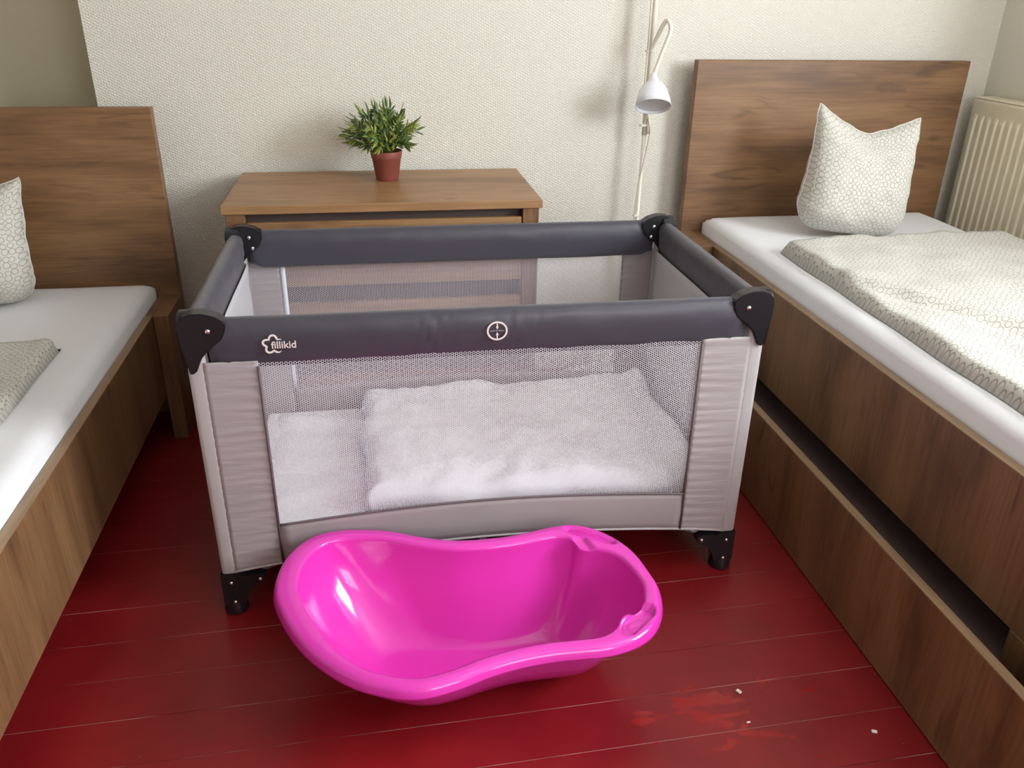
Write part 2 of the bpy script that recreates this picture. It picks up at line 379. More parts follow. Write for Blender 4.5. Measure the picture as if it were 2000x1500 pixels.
# ------------------------------------------------------------------ beds
def bed(side, hx0, hx1, hy, htop, rail_z, rail_zb, foot_y, label, with_drawer):
    """side=+1: the visible long side faces -x (right bed); side=-1: it faces +x (left bed)"""
    hxo = hx0 if side > 0 else hx1                   # outer visible edge of the headboard
    r = thing('bed', ((hx0+hx1)/2, hy, 0), label, 'bed')
    box('headboard', hx0, hx1, hy, hy+0.035, 0.0, htop, M_wood_h, r, 0.002)
    rx = hxo + side*0.045
    def bx(nm, xa, xb, *a, **k): return box(nm, min(xa, xb), max(xa, xb), *a, **k)
    bx('side_rail', rx, rx+side*0.024, foot_y, hy, rail_zb, rail_z, M_wood_v, r)
    bx('edge_band', rx+side*0.0005, rx+side*0.0235, foot_y, hy-0.2, rail_z, rail_z+0.0012, M_wood_edge_lit, r, bevel=0)
    bx('head_leg', hxo, rx, hy-0.2, hy, 0, rail_z, M_wood_v, r)
    far = hx1 if side > 0 else hx0
    bx('head_leg', far-side*0.04, far, hy-0.2, hy, 0, rail_z, M_wood_v, r)
    bx('side_rail', far-side*0.064, far-side*0.04, foot_y, hy, rail_zb, rail_z, M_wood_v, r)
    box('footboard', min(hx0, hx1)+0.02, max(hx0, hx1)-0.02, foot_y-0.035, foot_y, 0.0, rail_z, M_wood_h, r)
    bx('foot_leg', rx, rx+side*0.024, foot_y, foot_y+0.30, 0, rail_zb, M_wood_v, r)
    xi0, xi1 = min(rx+side*0.024, far-side*0.064), max(rx+side*0.024, far-side*0.064)
    for k in range(10):
        y = foot_y + 0.12 + k*(hy-foot_y-0.2)/10
        box('bed_slat', xi0, xi1, y, y+0.08, rail_z-0.125, rail_z-0.105, M_wood_h, r)
    return r, xi0, xi1
RH = dict(x0=1.461, x1=2.4635, y=1.17, top=1.1414)
bedR, rxi0, rxi1 = bed(1, RH['x0'], RH['x1'], RH['y'], RH['top'], 0.564, 0.279, -0.90, 'high brown oak bed with pull-out drawer, beside the radiator', True)
LH = dict(x0=-1.27, x1=-0.268, y=1.076, top=1.0102)
bedL, lxi0, lxi1 = bed(-1, LH['x0'], LH['x1'], LH['y'], LH['top'], 0.427, 0.157, -0.95, 'low brown oak bed without drawer, at the left edge of the photo', False)
dr = thing('trundle_drawer', (1.42, 0.1, 0), 'long wooden under-bed drawer pulled slightly out from the high bed', 'drawer')
box('drawer_front', 1.409, 1.431, -0.98, 0.955, 0.003, 0.277, M_wood_v, dr)
box('edge_band', 1.4095, 1.4305, -0.98, 0.955, 0.277, 0.2783, M_wood_edge_lit, dr, 0)
box('drawer_bottom', 1.431, 2.15, -0.597, 0.93, 0.185, 0.20, M_slot, dr)  # shade-toned board, set high so that light reaches it
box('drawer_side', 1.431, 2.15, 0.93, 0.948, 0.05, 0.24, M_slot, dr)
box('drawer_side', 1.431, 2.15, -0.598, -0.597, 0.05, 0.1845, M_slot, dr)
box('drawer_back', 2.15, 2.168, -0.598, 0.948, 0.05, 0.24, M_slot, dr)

def mattress(name, x0, x1, y0, y1, z0, z1, label):
    r = thing(name, ((x0+x1)/2, (y0+y1)/2, z0), label, 'mattress')
    box('mattress_core', x0+0.01, x1-0.01, y0+0.01, y1-0.01, z0, z1-0.006, M_sheet, r, 0.02, 2, True)
    # fitted sheet: top with soft edges and slight wrinkles
    n, m_ = 40, 70
    def f(u, v):
        x = x0 + (x1-x0)*u; y = y0 + (y1-y0)*v
        e = min(u*(x1-x0), (1-u)*(x1-x0), v*(y1-y0), (1-v)*(y1-y0))
        z = z1 - 0.022*(1-min(1, e/0.035))**2 + 0.0022*nz(x*6, y*4, 3)
        if e < 1e-6:
            z = z0 + 0.012
        return (x, y, z)
    us = [0, 0, .012, .03] + [0.03 + 0.94*i/(n-1) for i in range(1, n-1)] + [.97, .988, 1, 1]
    vs2 = [0, 0, .006, .014] + [0.014 + 0.972*i/(m_-1) for i in range(1, m_-1)] + [.986, .994, 1, 1]
    V, F = [], []
    for j, v in enumerate(vs2):
        for i, u in enumerate(us):
            low = i == 0 or j == 0 or i == len(us)-1 or j == len(vs2)-1
            uu = min(max(u, 1e-5), 1-1e-5); vv = min(max(v, 1e-5), 1-1e-5)
            p = f(uu, vv); V.append((p[0], p[1], z0+0.012) if low else p)
    w = len(us)
    for j in range(len(vs2)-1):
        for i in range(w-1): a = j*w+i; F.append((a, a+1, a+w+1, a+w))
    me = bpy.data.meshes.new('fitted_sheet'); me.from_pydata(V, [], F); me.update()
    link('fitted_sheet', me, M_sheet, r, True)
    return r
mattress('mattress', 1.535, 2.39, -0.86, 1.155, 0.46, 0.622, 'white sheeted mattress on the high bed beside the radiator')
mattress('mattress', -1.20, -0.340, -0.91, 1.06, 0.325, 0.476, 'white sheeted mattress on the low bed at the left')

def pillow(label, cx, cy, zb, w, h, t, lean, rz, seed, roll=0.0, flip=1):
    """upright square pillow standing on its lower edge, ears at the upper corners"""
    root = thing('pillow', (cx, cy, zb), label, 'pillow', 'ring-print pillows')
    n = 36; V, F, UV = [], [], []
    def pt(u, v, s):
        x = 0.5*w*u*(1 - 0.06*(1-v*v) + 0.03*v*0)
        z = 0.5*h*(v+1)
        x *= 1.0 - 0.05*sm(-1, 1, v)
        z -= 0.078*h/0.4*(1-abs(u)**1.5)*sm(0.1, 1, v)          # sagging top edge between two ears
        z += 0.035*abs(u)**5*sm(0.4, 1, -v)*1.0; x *= 1-0.05*sm(0.6, 1, -v)
        bulge = max(0.0, (1-u**4)*(1-abs(v)**3.5))**0.55
        low = 1.0 + 0.35*(-v)
        y = s*0.5*t*bulge*low
        wr = 0.010*nz(u*2.3+seed, v*2.8, s*2.0) + 0.006*nz(u*5, v*8+seed, s) + 0.003*nz(u*11, v*15+seed, s)
        y += wr*bulge*s
        y += -0.02*math.sin((v+1)*1.2)                       # slouch
        if abs(u) > 0.9 or abs(v) > 0.9: y += 0.004*nz(u*9, v*9, seed)
        x += 0.004*nz(v*5, seed, 1)*abs(u); z += 0.004*nz(u*5, seed, 7)*(v > 0)
        k = abs(u*v)**6; x *= 1-0.05*k; z = (z-h/2)*(1-0.05*k)+h/2
        y += lean*z
        x, z = x*math.cos(roll)+(z-h/2)*math.sin(roll), -x*math.sin(roll)+(z-h/2)*math.cos(roll)+h/2
        return Vector((x*flip, y, z))
    for s in (-1, 1):
        for j in range(n+1):
            for i in range(n+1):
                u = -1+2*i/n; v = -1+2*j/n; p = pt(u, v, s)
                p = Matrix.Rotation(rz, 3, 'Z') @ p
                V.append(p + Vector((cx, cy, zb))); UV.append((u*w/2 + (0.5 if s > 0 else 0), v*h/2))
    N1 = (n+1)*(n+1)
    for s in (0, 1):
        for j in range(n):
            for i in range(n): a = s*N1+j*(n+1)+i; q = (a, a+1, a+n+2, a+n+1); F.append(q if s == 0 else q[::-1])
    bm = bmesh.new(); bv = [bm.verts.new(v) for v in V]; bm.verts.ensure_lookup_table(); uvl = bm.loops.layers.uv.new('UVMap')
    for q in F:
        fc = bm.faces.new([bv[k] for k in q])
        for l, k in zip(fc.loops, q): l[uvl].uv = UV[k]
    bmesh.ops.remove_doubles(bm, verts=bm.verts, dist=0.0009)
    from_bm('pillowcase', bm, M_ring, root, True)
    bm = bmesh.new()
    edge = []
    for k in range(4*n):
        i = k % n; s_ = k//n; u, v = [(-1+2*i/n, -1), (1, -1+2*i/n), (1-2*i/n, 1), (-1, 1-2*i/n)][s_]
        p = (pt(u, v, -1) + pt(u, v, 1))/2; edge.append(Matrix.Rotation(rz, 3, 'Z') @ p + Vector((cx, cy, zb)))
    tube_into(bm, edge + [edge[0]], 0.0022, 6, False)
    from_bm('seam', bm, M_ring, root, True)
    return root
pillow('ring-print pillow standing against the headboard beside the radiator', 1.925, 0.835, 0.634, 0.375, 0.388, 0.17, 0.24, math.radians(-6), 1.3, math.radians(7))
pillow('ring-print pillow cut by the left edge of the photo', -0.815, 0.885, 0.483, 0.40, 0.37, 0.16, 0.20, math.radians(6), 5.7, math.radians(3))

def duvet(label, corners, zb, t, seed, crease=None, mat=None, nu=56, nv=70, name='duvet', wr=1.0, peak=None, group=None, cat='duvet'):
    """folded quilt: corners far-left, far-right, near-right, near-left (x, y)"""
    A, B, C, D = [Vector((*c, 0)) for c in corners]
    root_c = (A+B+C+D)/4
    wu = ((B-A).length + (C-D).length)/2; wv = ((D-A).length + (C-B).length)/2
    def base(u, v): return (A*(1-u)+B*u)*(1-v) + (D*(1-u)+C*u)*v
    V, F, UV = [], [], []
    def top(u, v):
        p = base(u, v)
        e = min(u*wu, (1-u)*wu, v*wv, (1-v)*wv)
        r = t*0.75
        prof = math.sqrt(max(0, 1-(1-min(1, e/r))**2))
        p.x += 0.012*wr*nz(v*5+seed, u*2, 1)*(1-sm(0, .12, min(u, 1-u))); p.y += 0.012*wr*nz(u*5, seed, 4)*(1-sm(0, .12, min(v, 1-v)))
        z = t*prof*(1+0.16*wr*nz(p.x*5+seed, p.y*5, 2)) + 0.010*wr*prof*nz(p.x*9, p.y*8+seed, 5) + 0.005*wr*prof*nz(p.x*22, p.y*20, seed)
        if crease:
            z += prof*crease(p.x, p.y)
        if peak: z += peak(p.x, p.y)
        return Vector((p.x, p.y, zb + max(z, 0.001)))
    for j in range(nv+1):
        for i in range(nu+1): V.append(top(i/nu, j/nv)); UV.append((i/nu*wu, j/nv*wv))
    o = len(V)
    for j in range(nv+1):
        for i in range(nu+1):
            q = V[j*(nu+1)+i]; V.append(Vector((q.x, q.y, zb))); UV.append((i/nu*wu+2, j/nv*wv))
    for s in (0, o):
        for j in range(nv):
            for i in range(nu): a = s+j*(nu+1)+i; q = (a, a+1, a+nu+2, a+nu+1); F.append(q if s == 0 else q[::-1])
    bm = bmesh.new(); bv = [bm.verts.new(v) for v in V]; uvl = bm.loops.layers.uv.new('UVMap')
    for q in F:
        fc = bm.faces.new([bv[k] for k in q])
        for l, k in zip(fc.loops, q): l[uvl].uv = UV[k]
    bmesh.ops.remove_doubles(bm, verts=bm.verts, dist=0.0012)
    ob = from_bm(name, bm, mat or M_ring, None, True)
    return tag(ob, label, cat, group)
def creaseR(x, y):
    d = (x-1.72)*0.875 + (y-0.09)*0.485      # distance across the fold line
    return 0.016*sm(-0.012, 0.012, d) - 0.006*math.exp(-(d/0.02)**2)
duvet('ring-print duvet folded flat on the high bed beside the radiator', ((1.60, 0.675), (2.36, 0.70), (2.37, -0.84), (1.565, -0.84)), 0.6248, 0.034, 2.1, creaseR, group='ring-print duvets')
duvet('ring-print duvet folded flat on the low bed at the left', ((-1.17, 0.57), (-0.455, 0.515), (-0.43, -0.86), (-1.17, -0.86)), 0.4790, 0.034, 8.4, group='ring-print duvets')

# ------------------------------------------------------------------ radiator
rd = thing('radiator', (XR-0.06, 0.6, 0.42), 'cream ribbed panel radiator on the wall beside the high bed', 'radiator')
rx0 = 2.535
box('panel', rx0, rx0+0.05, 0.02, 1.205, 0.42, 1.015, M_radiator, rd, 0.008, 2)
bmr = bmesh.new(); prism_into(bmr, [(-0.009, 0), (-0.0045, -0.007), (0.0045, -0.007), (0.009, 0)], (0, 0, 0), (0, 1, 0), (1, 0, 0), (0, 0, 1), 0.0, 0.50)
for v in bmr.verts:
    if v.co.z < 0.01 and v.co.x < -0.001: v.co.z += 0.02
    if v.co.z > 0.49 and v.co.x < -0.001: v.co.z -= 0.02
bmesh.ops.recalc_face_normals(bmr, faces=bmr.faces); rib_me = bpy.data.meshes.new('rib'); bmr.to_mesh(rib_me); bmr.free(); rib_me.materials.append(M_radiator)
for k in range(31):
    o = bpy.data.objects.new('rib', rib_me); COL.objects.link(o); o.parent = rd
    o.location = Vector((rx0+0.0005, 1.172-k*0.0365, 0.465)) - Vector(rd.location)
box('top_grille', rx0+0.004, rx0+0.075, 0.02, 1.205, 1.0152, 1.021, M_radiator, rd, 0.002)
for y in (0.2, 1.0): box('wall_bracket', rx0+0.05, XR-0.001, y, y+0.03, 0.5, 0.95, M_radiator, rd)

# ------------------------------------------------------------------ chest of drawers
cx0, cx1, cy0, cy1, cz = -0.0489, 0.8634, 0.741, 1.2208, 0.7877
ch = thing('chest_of_drawers', ((cx0+cx1)/2, (cy0+cy1)/2, 0), 'brown oak chest of drawers standing behind the travel cot', 'chest')
box('top_board', cx0, cx1, cy0, cy1, cz-0.024, cz, M_wood_chest, ch, 0.002)
box('side_panel', cx0+0.010, cx0+0.062, cy0+0.006, cy1, 0, cz-0.024, M_wood_v, ch)
box('side_panel', cx1-0.058, cx1-0.010, cy0+0.006, cy1, 0, cz-0.024, M_wood_v, ch)
box('back_board', cx0+0.062, cx1-0.058, cy1-0.012, cy1, 0.05, cz-0.024, M_shaded_inner, ch)
box('grip_recess', cx0+0.062, cx1-0.058, cy0+0.045, cy0+0.058, 0.05, cz-0.024, M_shaded_inner, ch)
for (za, zb_) in ((0.545, 0.737), (0.30, 0.492), (0.06, 0.25)):
    box('drawer', cx0+0.064, cx1-0.060, cy0+0.010, cy0+0.030, za, zb_, M_wood_chest, ch, 0.002)
box('plinth', cx0+0.062, cx1-0.058, cy0+0.04, cy0+0.06, 0, 0.05, M_wood_chest, ch)

# ------------------------------------------------------------------ potted plant
px, py, pz = 0.42, 1.075, cz
pl = thing('potted_plant', (px, py, pz), 'small bushy green plant in a terracotta pot on the chest', 'plant')
lathe('pot', [(0, 0), (0.034, 0), (0.0355, 0.002), (0.0460, 0.068), (0.0478, 0.0695), (0.0485, 0.073), (0.0505, 0.089), (0.0497, 0.091), (0.048, 0.091), (0.046, 0.078), (0, 0.078)], (px, py, pz), M_terracotta, pl, seg=40)
lathe('soil', [(0, 0.0805), (0.0455, 0.0795)], (px, py, pz), M_soil, pl, seg=24)
def leaf_geo(bm, M, L, Wd):
    rows = [(0, 0.15, 0), (0.3, 1, 0.02), (0.65, 0.8, 0.03), (1.0, 0.0, -0.02)]; pr = None
    for s, w, d in rows:
        if w > 0.01: cur = [bm.verts.new(M @ Vector((-Wd*w/2, s*L, d*L+0.1*Wd))), bm.verts.new(M @ Vector((0, s*L, d*L-0.15*Wd))), bm.verts.new(M @ Vector((Wd*w/2, s*L, d*L+0.1*Wd)))]
        else: cur = [bm.verts.new(M @ Vector((0, s*L, d*L)))]
        if pr:
            if len(cur) == 3:
                for k in (0, 1): bm.faces.new((pr[k], pr[k+1], cur[k+1], cur[k]))
            else:
                for k in (0, 1): bm.faces.new((pr[k], pr[k+1], cur[0]))
        pr = cur
leaf_meshes = []
for L_, W_ in ((0.036, 0.0088), (0.030, 0.0080), (0.042, 0.0084)):
    bm = bmesh.new(); leaf_geo(bm, Matrix.Identity(4), L_, W_); me = bpy.data.meshes.new('leaf'); bm.to_mesh(me); bm.free(); me.materials.append(M_leaf); leaf_meshes.append(me)
def leaf_frame(p, d, roll):
    d = d.normalized(); q = Vector((0, 1, 0)).rotation_difference(d)
    return Matrix.Translation(p) @ q.to_matrix().to_4x4() @ Matrix.Rotation(roll, 4, 'Y')
bmF = bmesh.new(); rnd = random.Random(11); nleaf = 0
for s in range(80):
    az = s*2.39996 + rnd.uniform(-.2, .2); el = math.asin(rnd.uniform(-0.55, 1.0)) if s > 6 else rnd.uniform(1.0, 1.5)
    reach = rnd.uniform(0.085, 0.116)
    d = Vector((math.cos(az)*math.cos(el), math.sin(az)*math.cos(el)*0.85, math.sin(el)))
    start = Vector((px + 0.02*math.cos(az), py + 0.02*math.sin(az), pz+0.085)); ctr = Vector((px-0.014, py, pz+0.142))
    tip = ctr + Vector((d.x*reach, d.y*reach, d.z*reach*0.66))
    mid = (start+tip)/2 + Vector((0, 0, 0.025))
    pts = [start*(1-t)**2 + mid*2*t*(1-t) + tip*t*t for t in [i/7 for i in range(8)]]
    full = s % 2 == 0
    bm = bmesh.new(); tube_into(bm, pts, [0.0012]*7+[0.0006], 5)
    sp = from_bm('sprig', bm, M_leaf, pl, True)
    nl = 9
    for k in range(nl):
        t = 0.30 + 0.70*k/(nl-1); i = min(int(t*7), 6); f = t*7-i
        p = pts[i]*(1-f) + pts[i+1]*f; tg = (pts[i+1]-pts[i]).normalized()
        side = Vector((rnd.gauss(0, 1), rnd.gauss(0, 1), rnd.gauss(0, 1))); side = (side - tg*side.dot(tg)).normalized()
        dd = (tg*rnd.uniform(0.6, 1.1) + side*rnd.uniform(0.5, 1.25)) if k < nl-1 else tg
        Mx = leaf_frame(p, dd, rnd.uniform(0, 6.28))
        if full and nleaf < 290:
            o = bpy.data.objects.new('leaf', leaf_meshes[k % 3]); COL.objects.link(o); o.parent = sp
            o.matrix_local = Matrix.Translation(-wpos(sp)) @ Mx; nleaf += 1
        else: leaf_geo(bmF, Mx, rnd.uniform(0.028, 0.042), rnd.uniform(0.007, 0.0095))
fo = from_bm('foliage', bmF, M_leaf_joined, pl); fo['kind'] = 'stuff'

# ------------------------------------------------------------------ floor lamp
lx_, ly_ = 1.297, 1.185
la = thing('floor_lamp', (lx_, ly_, 0), 'white reading lamp on a thin cream pole between chest and high bed', 'lamp')
lathe('base', [(0, 0), (0.14, 0), (0.142, 0.006), (0.13, 0.016), (0.03, 0.026), (0.014, 0.04), (0, 0.04)], (lx_, ly_, 0), M_white_gloss, la, seg=48)
tube('pole', [(lx_, ly_, 0.03), (lx_+0.003, ly_, 0.94)], 0.0065, M_cream_tube, la, 14)
tube('pole', [(lx_+0.003, ly_, 0.90), (lx_+0.010, ly_, 1.80)], 0.0092, M_cream_tube, la, 14)
tube('pole_joint', [(lx_+0.012, ly_-0.012, 0.905), (lx_+0.012, ly_-0.012, 0.955)], 0.006, M_cream_tube, la, 12)
lathe('uplight_shade', [(0.012, 0), (0.05, 0.03), (0.13, 0.12), (0.135, 0.13), (0.128, 0.128), (0.045, 0.036), (0, 0.03)], (lx_+0.01, ly_, 1.79), M_white_gloss, la)
A_ = Vector((-0.10, -0.50, -0.86)).normalized(); Cn = Vector((1.283, 1.062, 1.008)); topn = Cn - A_*0.108
gn = [(lx_-0.003, ly_-0.016, 1.165), (lx_+0.011, ly_-0.040, 1.222), (lx_+0.020, ly_-0.056, 1.252), (lx_+0.028, ly_-0.066, 1.263), (lx_+0.035, ly_-0.074, 1.252), (lx_+0.036, ly_-0.078, 1.228), tuple((Vector((lx_+0.036, ly_-0.078, 1.228))+topn)/2), tuple(topn)]
def smooth_pts(P, n=6):
    P = [Vector(p) for p in P]; out = []
    for i in range(len(P)-1):
        p0, p1, p2, p3 = P[max(i-1, 0)], P[i], P[i+1], P[min(i+2, len(P)-1)]
        for k in range(n):
            t = k/n; out.append(0.5*((2*p1) + (p2-p0)*t + (2*p0-5*p1+4*p2-p3)*t*t + (3*p1-p0-3*p2+p3)*t**3))
    return out + [P[-1]]
tube('gooseneck_arm', smooth_pts(gn), 0.0068, M_cream_tube, la, 12)
sh = lathe('shade', [(0.008, -0.112), (0.010, -0.108), (0.021, -0.083), (0.023, -0.080), (0.036, -0.070), (0.047, -0.050), (0.054, -0.025), (0.0585, 0.0), (0.0565, 0.0), (0.052, -0.025), (0.045, -0.048), (0.034, -0.066), (0, -0.072)], Cn, M_white_gloss, la, axis=A_, seg=48)
lathe('diffuser', [(0.0552, -0.008), (0.03, -0.014), (0.012, -0.012), (0, -0.010)], Cn, M_diffuser, sh, axis=A_, seg=40)
for z in (1.165, 0.93, 0.62): box('cord_clip', lx_-0.016, lx_+0.004, ly_-0.018, ly_+0.006, z, z+0.006, M_cream_tube, la)
tube('power_cord', smooth_pts([(lx_-0.004, ly_-0.016, 1.80), (lx_-0.012, ly_-0.012, 1.5), (lx_-0.013, ly_-0.014, 1.16), (lx_-0.012, ly_-0.016, 1.05), (lx_+0.014, ly_-0.018, 0.93), (lx_+0.016, ly_-0.02, 0.90), (lx_+0.002, ly_-0.016, 0.80), (lx_-0.010, ly_-0.012, 0.70), (lx_-0.012, ly_-0.012, 0.55), (lx_-0.010, ly_-0.012, 0.2), (lx_-0.02, ly_-0.02, 0.04), (1.20, 1.10, 0.006), (1.10, 1.12, 0.006)]), 0.0026, M_cord, la, 8)

# ------------------------------------------------------------------ power strip behind the cot
ps = thing('power_strip', (1.10, 1.165, 0), 'white power strip with cables on the floor behind the cot net', 'power strip')
def ps_pt(s, n, z): a = math.radians(25); return (1.10 + s*math.cos(a) - n*math.sin(a), 1.165 + s*math.sin(a) + n*math.cos(a), z)
bm = bmesh.new(); prism_into(bm, [(-0.14, -0.026), (0.14, -0.026), (0.14, 0.026), (-0.14, 0.026)], (1.10, 1.165, 0), (math.cos(math.radians(25)), math.sin(math.radians(25)), 0), (-math.sin(math.radians(25)), math.cos(math.radians(25)), 0), (0, 0, 1), 0.0, 0.038)
bmesh.ops.bevel(bm, geom=list(bm.edges), offset=0.005, segments=2, affect='EDGES'); from_bm('housing', bm, M_cord_white, ps, True)
for s in (-0.09, -0.035, 0.02): lathe('socket', [(0.021, 0.0005), (0.0205, 0.002), (0.0185, 0.002), (0.0175, -0.006), (0, -0.006)], ps_pt(s, 0, 0.038), M_diffuser, ps, seg=24)
lathe('plug', [(0.018, 0), (0.018, 0.02), (0.012, 0.035), (0.005, 0.045), (0, 0.045)], ps_pt(0.08, 0, 0.038), M_cord_white, ps, seg=20)
tube('cable', smooth_pts([ps_pt(0.08, 0, 0.08), (1.19, 1.20, 0.12), (1.16, 1.23, 0.14), (1.14, 1.22, 0.09), (1.10, 1.11, 0.01), (1.02, 1.06, 0.005), (0.95, 1.10, 0.005), (0.90, 1.2, 0.005)]), 0.0035, M_cord_white, ps, 8)
tube('cable', smooth_pts([ps_pt(-0.14, 0, 0.018), (0.94, 1.06, 0.006), (0.89, 1.04, 0.005), (0.88, 1.23, 0.005)]), 0.0035, M_cord_white, ps, 8)

# ------------------------------------------------------------------ travel cot
L, Wc = 1.21, 0.67
ct = thing('travel_cot', (L/2, Wc/2, 0), 'grey folding travel cot with net sides and dark padded rails', 'cot')
posts = [(0, 0, 1, 1), (L, 0, -1, 1), (0, Wc, 1, -1), (L, Wc, -1, -1)]
CAST = [(-0.026, 0.718), (-0.024, 0.738), (-0.012, 0.752), (0.006, 0.757), (0.026, 0.757), (0.050, 0.750), (0.068, 0.737), (0.068, 0.722), (0.060, 0.702), (0.046, 0.690), (0.030, 0.679), (0.014, 0.660), (0.000, 0.630), (-0.012, 0.626), (-0.021, 0.68)]
FOOT = [(-0.022, 0.118), (0.012, 0.118), (0.030, 0.108), (0.066, 0.112), (0.078, 0.104), (0.076, 0.090), (0.062, 0.082), (0.044, 0.070), (0.032, 0.050), (0.026, 0.030), (-0.022, 0.030)]
for (x, y, sx, sy) in posts:
    bm = bmesh.new(); bbox_into(bm, x-0.019, x+0.019, y-0.019, y+0.019, 0.10, 0.70, 0.011, 3); from_bm('post_sleeve', bm, M_sleeve, ct, True)
    bm = bmesh.new()
    prism_into(bm, CAST, (x, y, 0), (sx, 0, 0), (0, 0, 1), (0, sy, 0), *((-0.027, 0.008) if sy > 0 else (-0.008, 0.027)))
    prism_into(bm, [(s_*0.72 if s_ > 0 else s_, z_-0.004) for s_, z_ in CAST], (x, y, 0), (0, sy, 0), (0, 0, 1), (sx, 0, 0), -0.026, 0.010)
    bmesh.ops.recalc_face_normals(bm, faces=bm.faces)
    bmesh.ops.bevel(bm, geom=list(bm.edges), offset=0.0022, segments=2, affect='EDGES')
    cst = from_bm('corner_casting', bm, M_black, ct)
    def screw(p, n, par, r=0.0055): lathe('screw', [(r, 0), (r*0.95, 0.002), (r*0.6, 0.0034), (0, 0.004)], p, M_steel, par, axis=n, seg=14)
    screw((x+sx*0.034, y-sy*(0.027 if sy > 0 else 0.008), 0.720), (0, -sy, 0), cst); [screw((x+sx*a_, y+sy*0.027, z_), (0, sy, 0), cst) for a_, z_ in ((0.034, 0.726), (0.040, 0.696)) if sy < 0]
    screw((x-sx*0.026, y+sy*0.004, 0.682), (-sx, 0, 0), cst, 0.0045); screw((x-sx*0.026, y+sy*0.03, 0.722), (-sx, 0, 0), cst, 0.0045)
    bm = bmesh.new()
    prism_into(bm, FOOT, (x, y, 0), (sx, 0, 0), (0, 0, 1), (0, sy, 0), -0.021, 0.012)
    prism_into(bm, FOOT, (x, y, 0), (0, sy, 0), (0, 0, 1), (sx, 0, 0), -0.021, 0.012)
    lathe_into(bm, [(0, 0), (0.024, 0), (0.028, 0.006), (0.027, 0.020), (0.024, 0.034), (0, 0.036)], (x, y, 0), seg=24)
    ft = from_bm('foot', bm, M_black, ct)
    for (s, z) in ((0.066, 0.097), (0.0, 0.092), (0.004, 0.040)): screw((x+sx*s, y-sy*(0.021 if z > 0.05 else 0.0255), z), (0, -sy, 0), ft, 0.0048)
    tube('floor_rod', [(x+sx*0.066, y+sy*0.004, 0.104), (x+sx*0.10, y+sy*0.03, 0.104), (L/2+0.05*-sx, Wc/2-0.04*sy, 0.128)], 0.0075, M_tube, ct, 10)
bm = bmesh.new(); bbox_into(bm, L/2-0.07, L/2+0.07, Wc/2-0.06, Wc/2+0.06, 0.10, 0.132, 0.01, 2); from_bm('centre_hub', bm, M_black, ct)
box('centre_strap', 0.580, 0.598, -0.012, -0.009, 0.135, 0.175, M_sleeve, ct)
# padded rails
def rail(name, P0, P1, nrm, pucker):
    """fabric-covered rail between two corner castings; nrm points out of the cot"""
    P0, P1, n = Vector(P0), Vector(P1), Vector(nrm); ln = (P1-P0).length; ax = (P1-P0)/ln
    ns, nc = int(ln/0.012), 26; bm = bmesh.new(); rings = []
    for i in range(ns+1):
        s = i/ns*ln; e = min(s, ln-s); endr = sm(0, 0.035, e)
        ring = []
        for k in range(nc):
            a = 2*PI*k/nc; c, z = math.cos(a), math.sin(a)
            hw = 0.0235 + 0.001*nz(s*9, k*.3, 2)
            q = abs(c)**0.75*(1 if c > 0 else -1)*hw*(1.0 if z > -0.2 else 0.86)
            top, bot = 0.7385, 0.634 + 0.012*(1-endr) + 0.0025*nz(s*5, 3, n.x*3+n.y*7)
            zz = (top+bot)/2 + (top-bot)/2*(abs(z)**0.72)*(1 if z > 0 else -1)
            wr = 0.0016*nz(s*14, zz*30, 5+n.y) + 0.0042*pucker(s)*sm(0.640, 0.665, zz)*math.sin(s*230 + zz*70 + 3*nz(s*12, zz*15, 1))*0.8
            wr += 0.002*(1-sm(0, .1, e))*math.sin(s*180+zz*120)
            qq = q*(0.82+0.18*endr) + (wr if c > 0 else -wr)*min(1, abs(c)*3)
            ring.append(bm.verts.new(P0 + ax*s + n*qq + Vector((0, 0, zz + 0.001*nz(s*7, 1, 4)))))
        rings.append(ring)
    for a, b in zip(rings, rings[1:]):
        for k in range(nc): bm.faces.new((a[k], a[(k+1) % nc], b[(k+1) % nc], b[k]))
    bm.faces.new(rings[0]); bm.faces.new(rings[-1][::-1])
    r = from_bm(name, bm, M_pad, ct, True)
    hem = []
    for i in range(ns+1):
        s = i/ns*ln; e = min(s, ln-s); hem.append(P0 + ax*s + n*0.006 + Vector((0, 0, 0.634 + 0.012*(1-sm(0, .035, e)) + 0.0025*nz(s*5, 3, n.x*3+n.y*7) + 0.001)))
    tube('hem', hem, 0.0042, M_pad_hem, r, 8)
    return r
puck = lambda s: math.exp(-((s-0.46)/0.03)**2) + math.exp(-((s-0.64)/0.04)**2)
frail = rail('front_rail', (0.028, -0.002, 0), (L-0.028, -0.002, 0), (0, -1, 0), puck)
rail('back_rail', (0.028, Wc+0.002, 0), (L-0.028, Wc+0.002, 0), (0, 1, 0), lambda s: 0.15)
rail('end_rail', (-0.002, 0.028, 0), (-0.002, Wc-0.028, 0), (-1, 0, 0), lambda s: 0.1)
rail('end_rail', (L+0.002, 0.028, 0), (L+0.002, Wc-0.028, 0), (1, 0, 0), lambda s: 0.1)
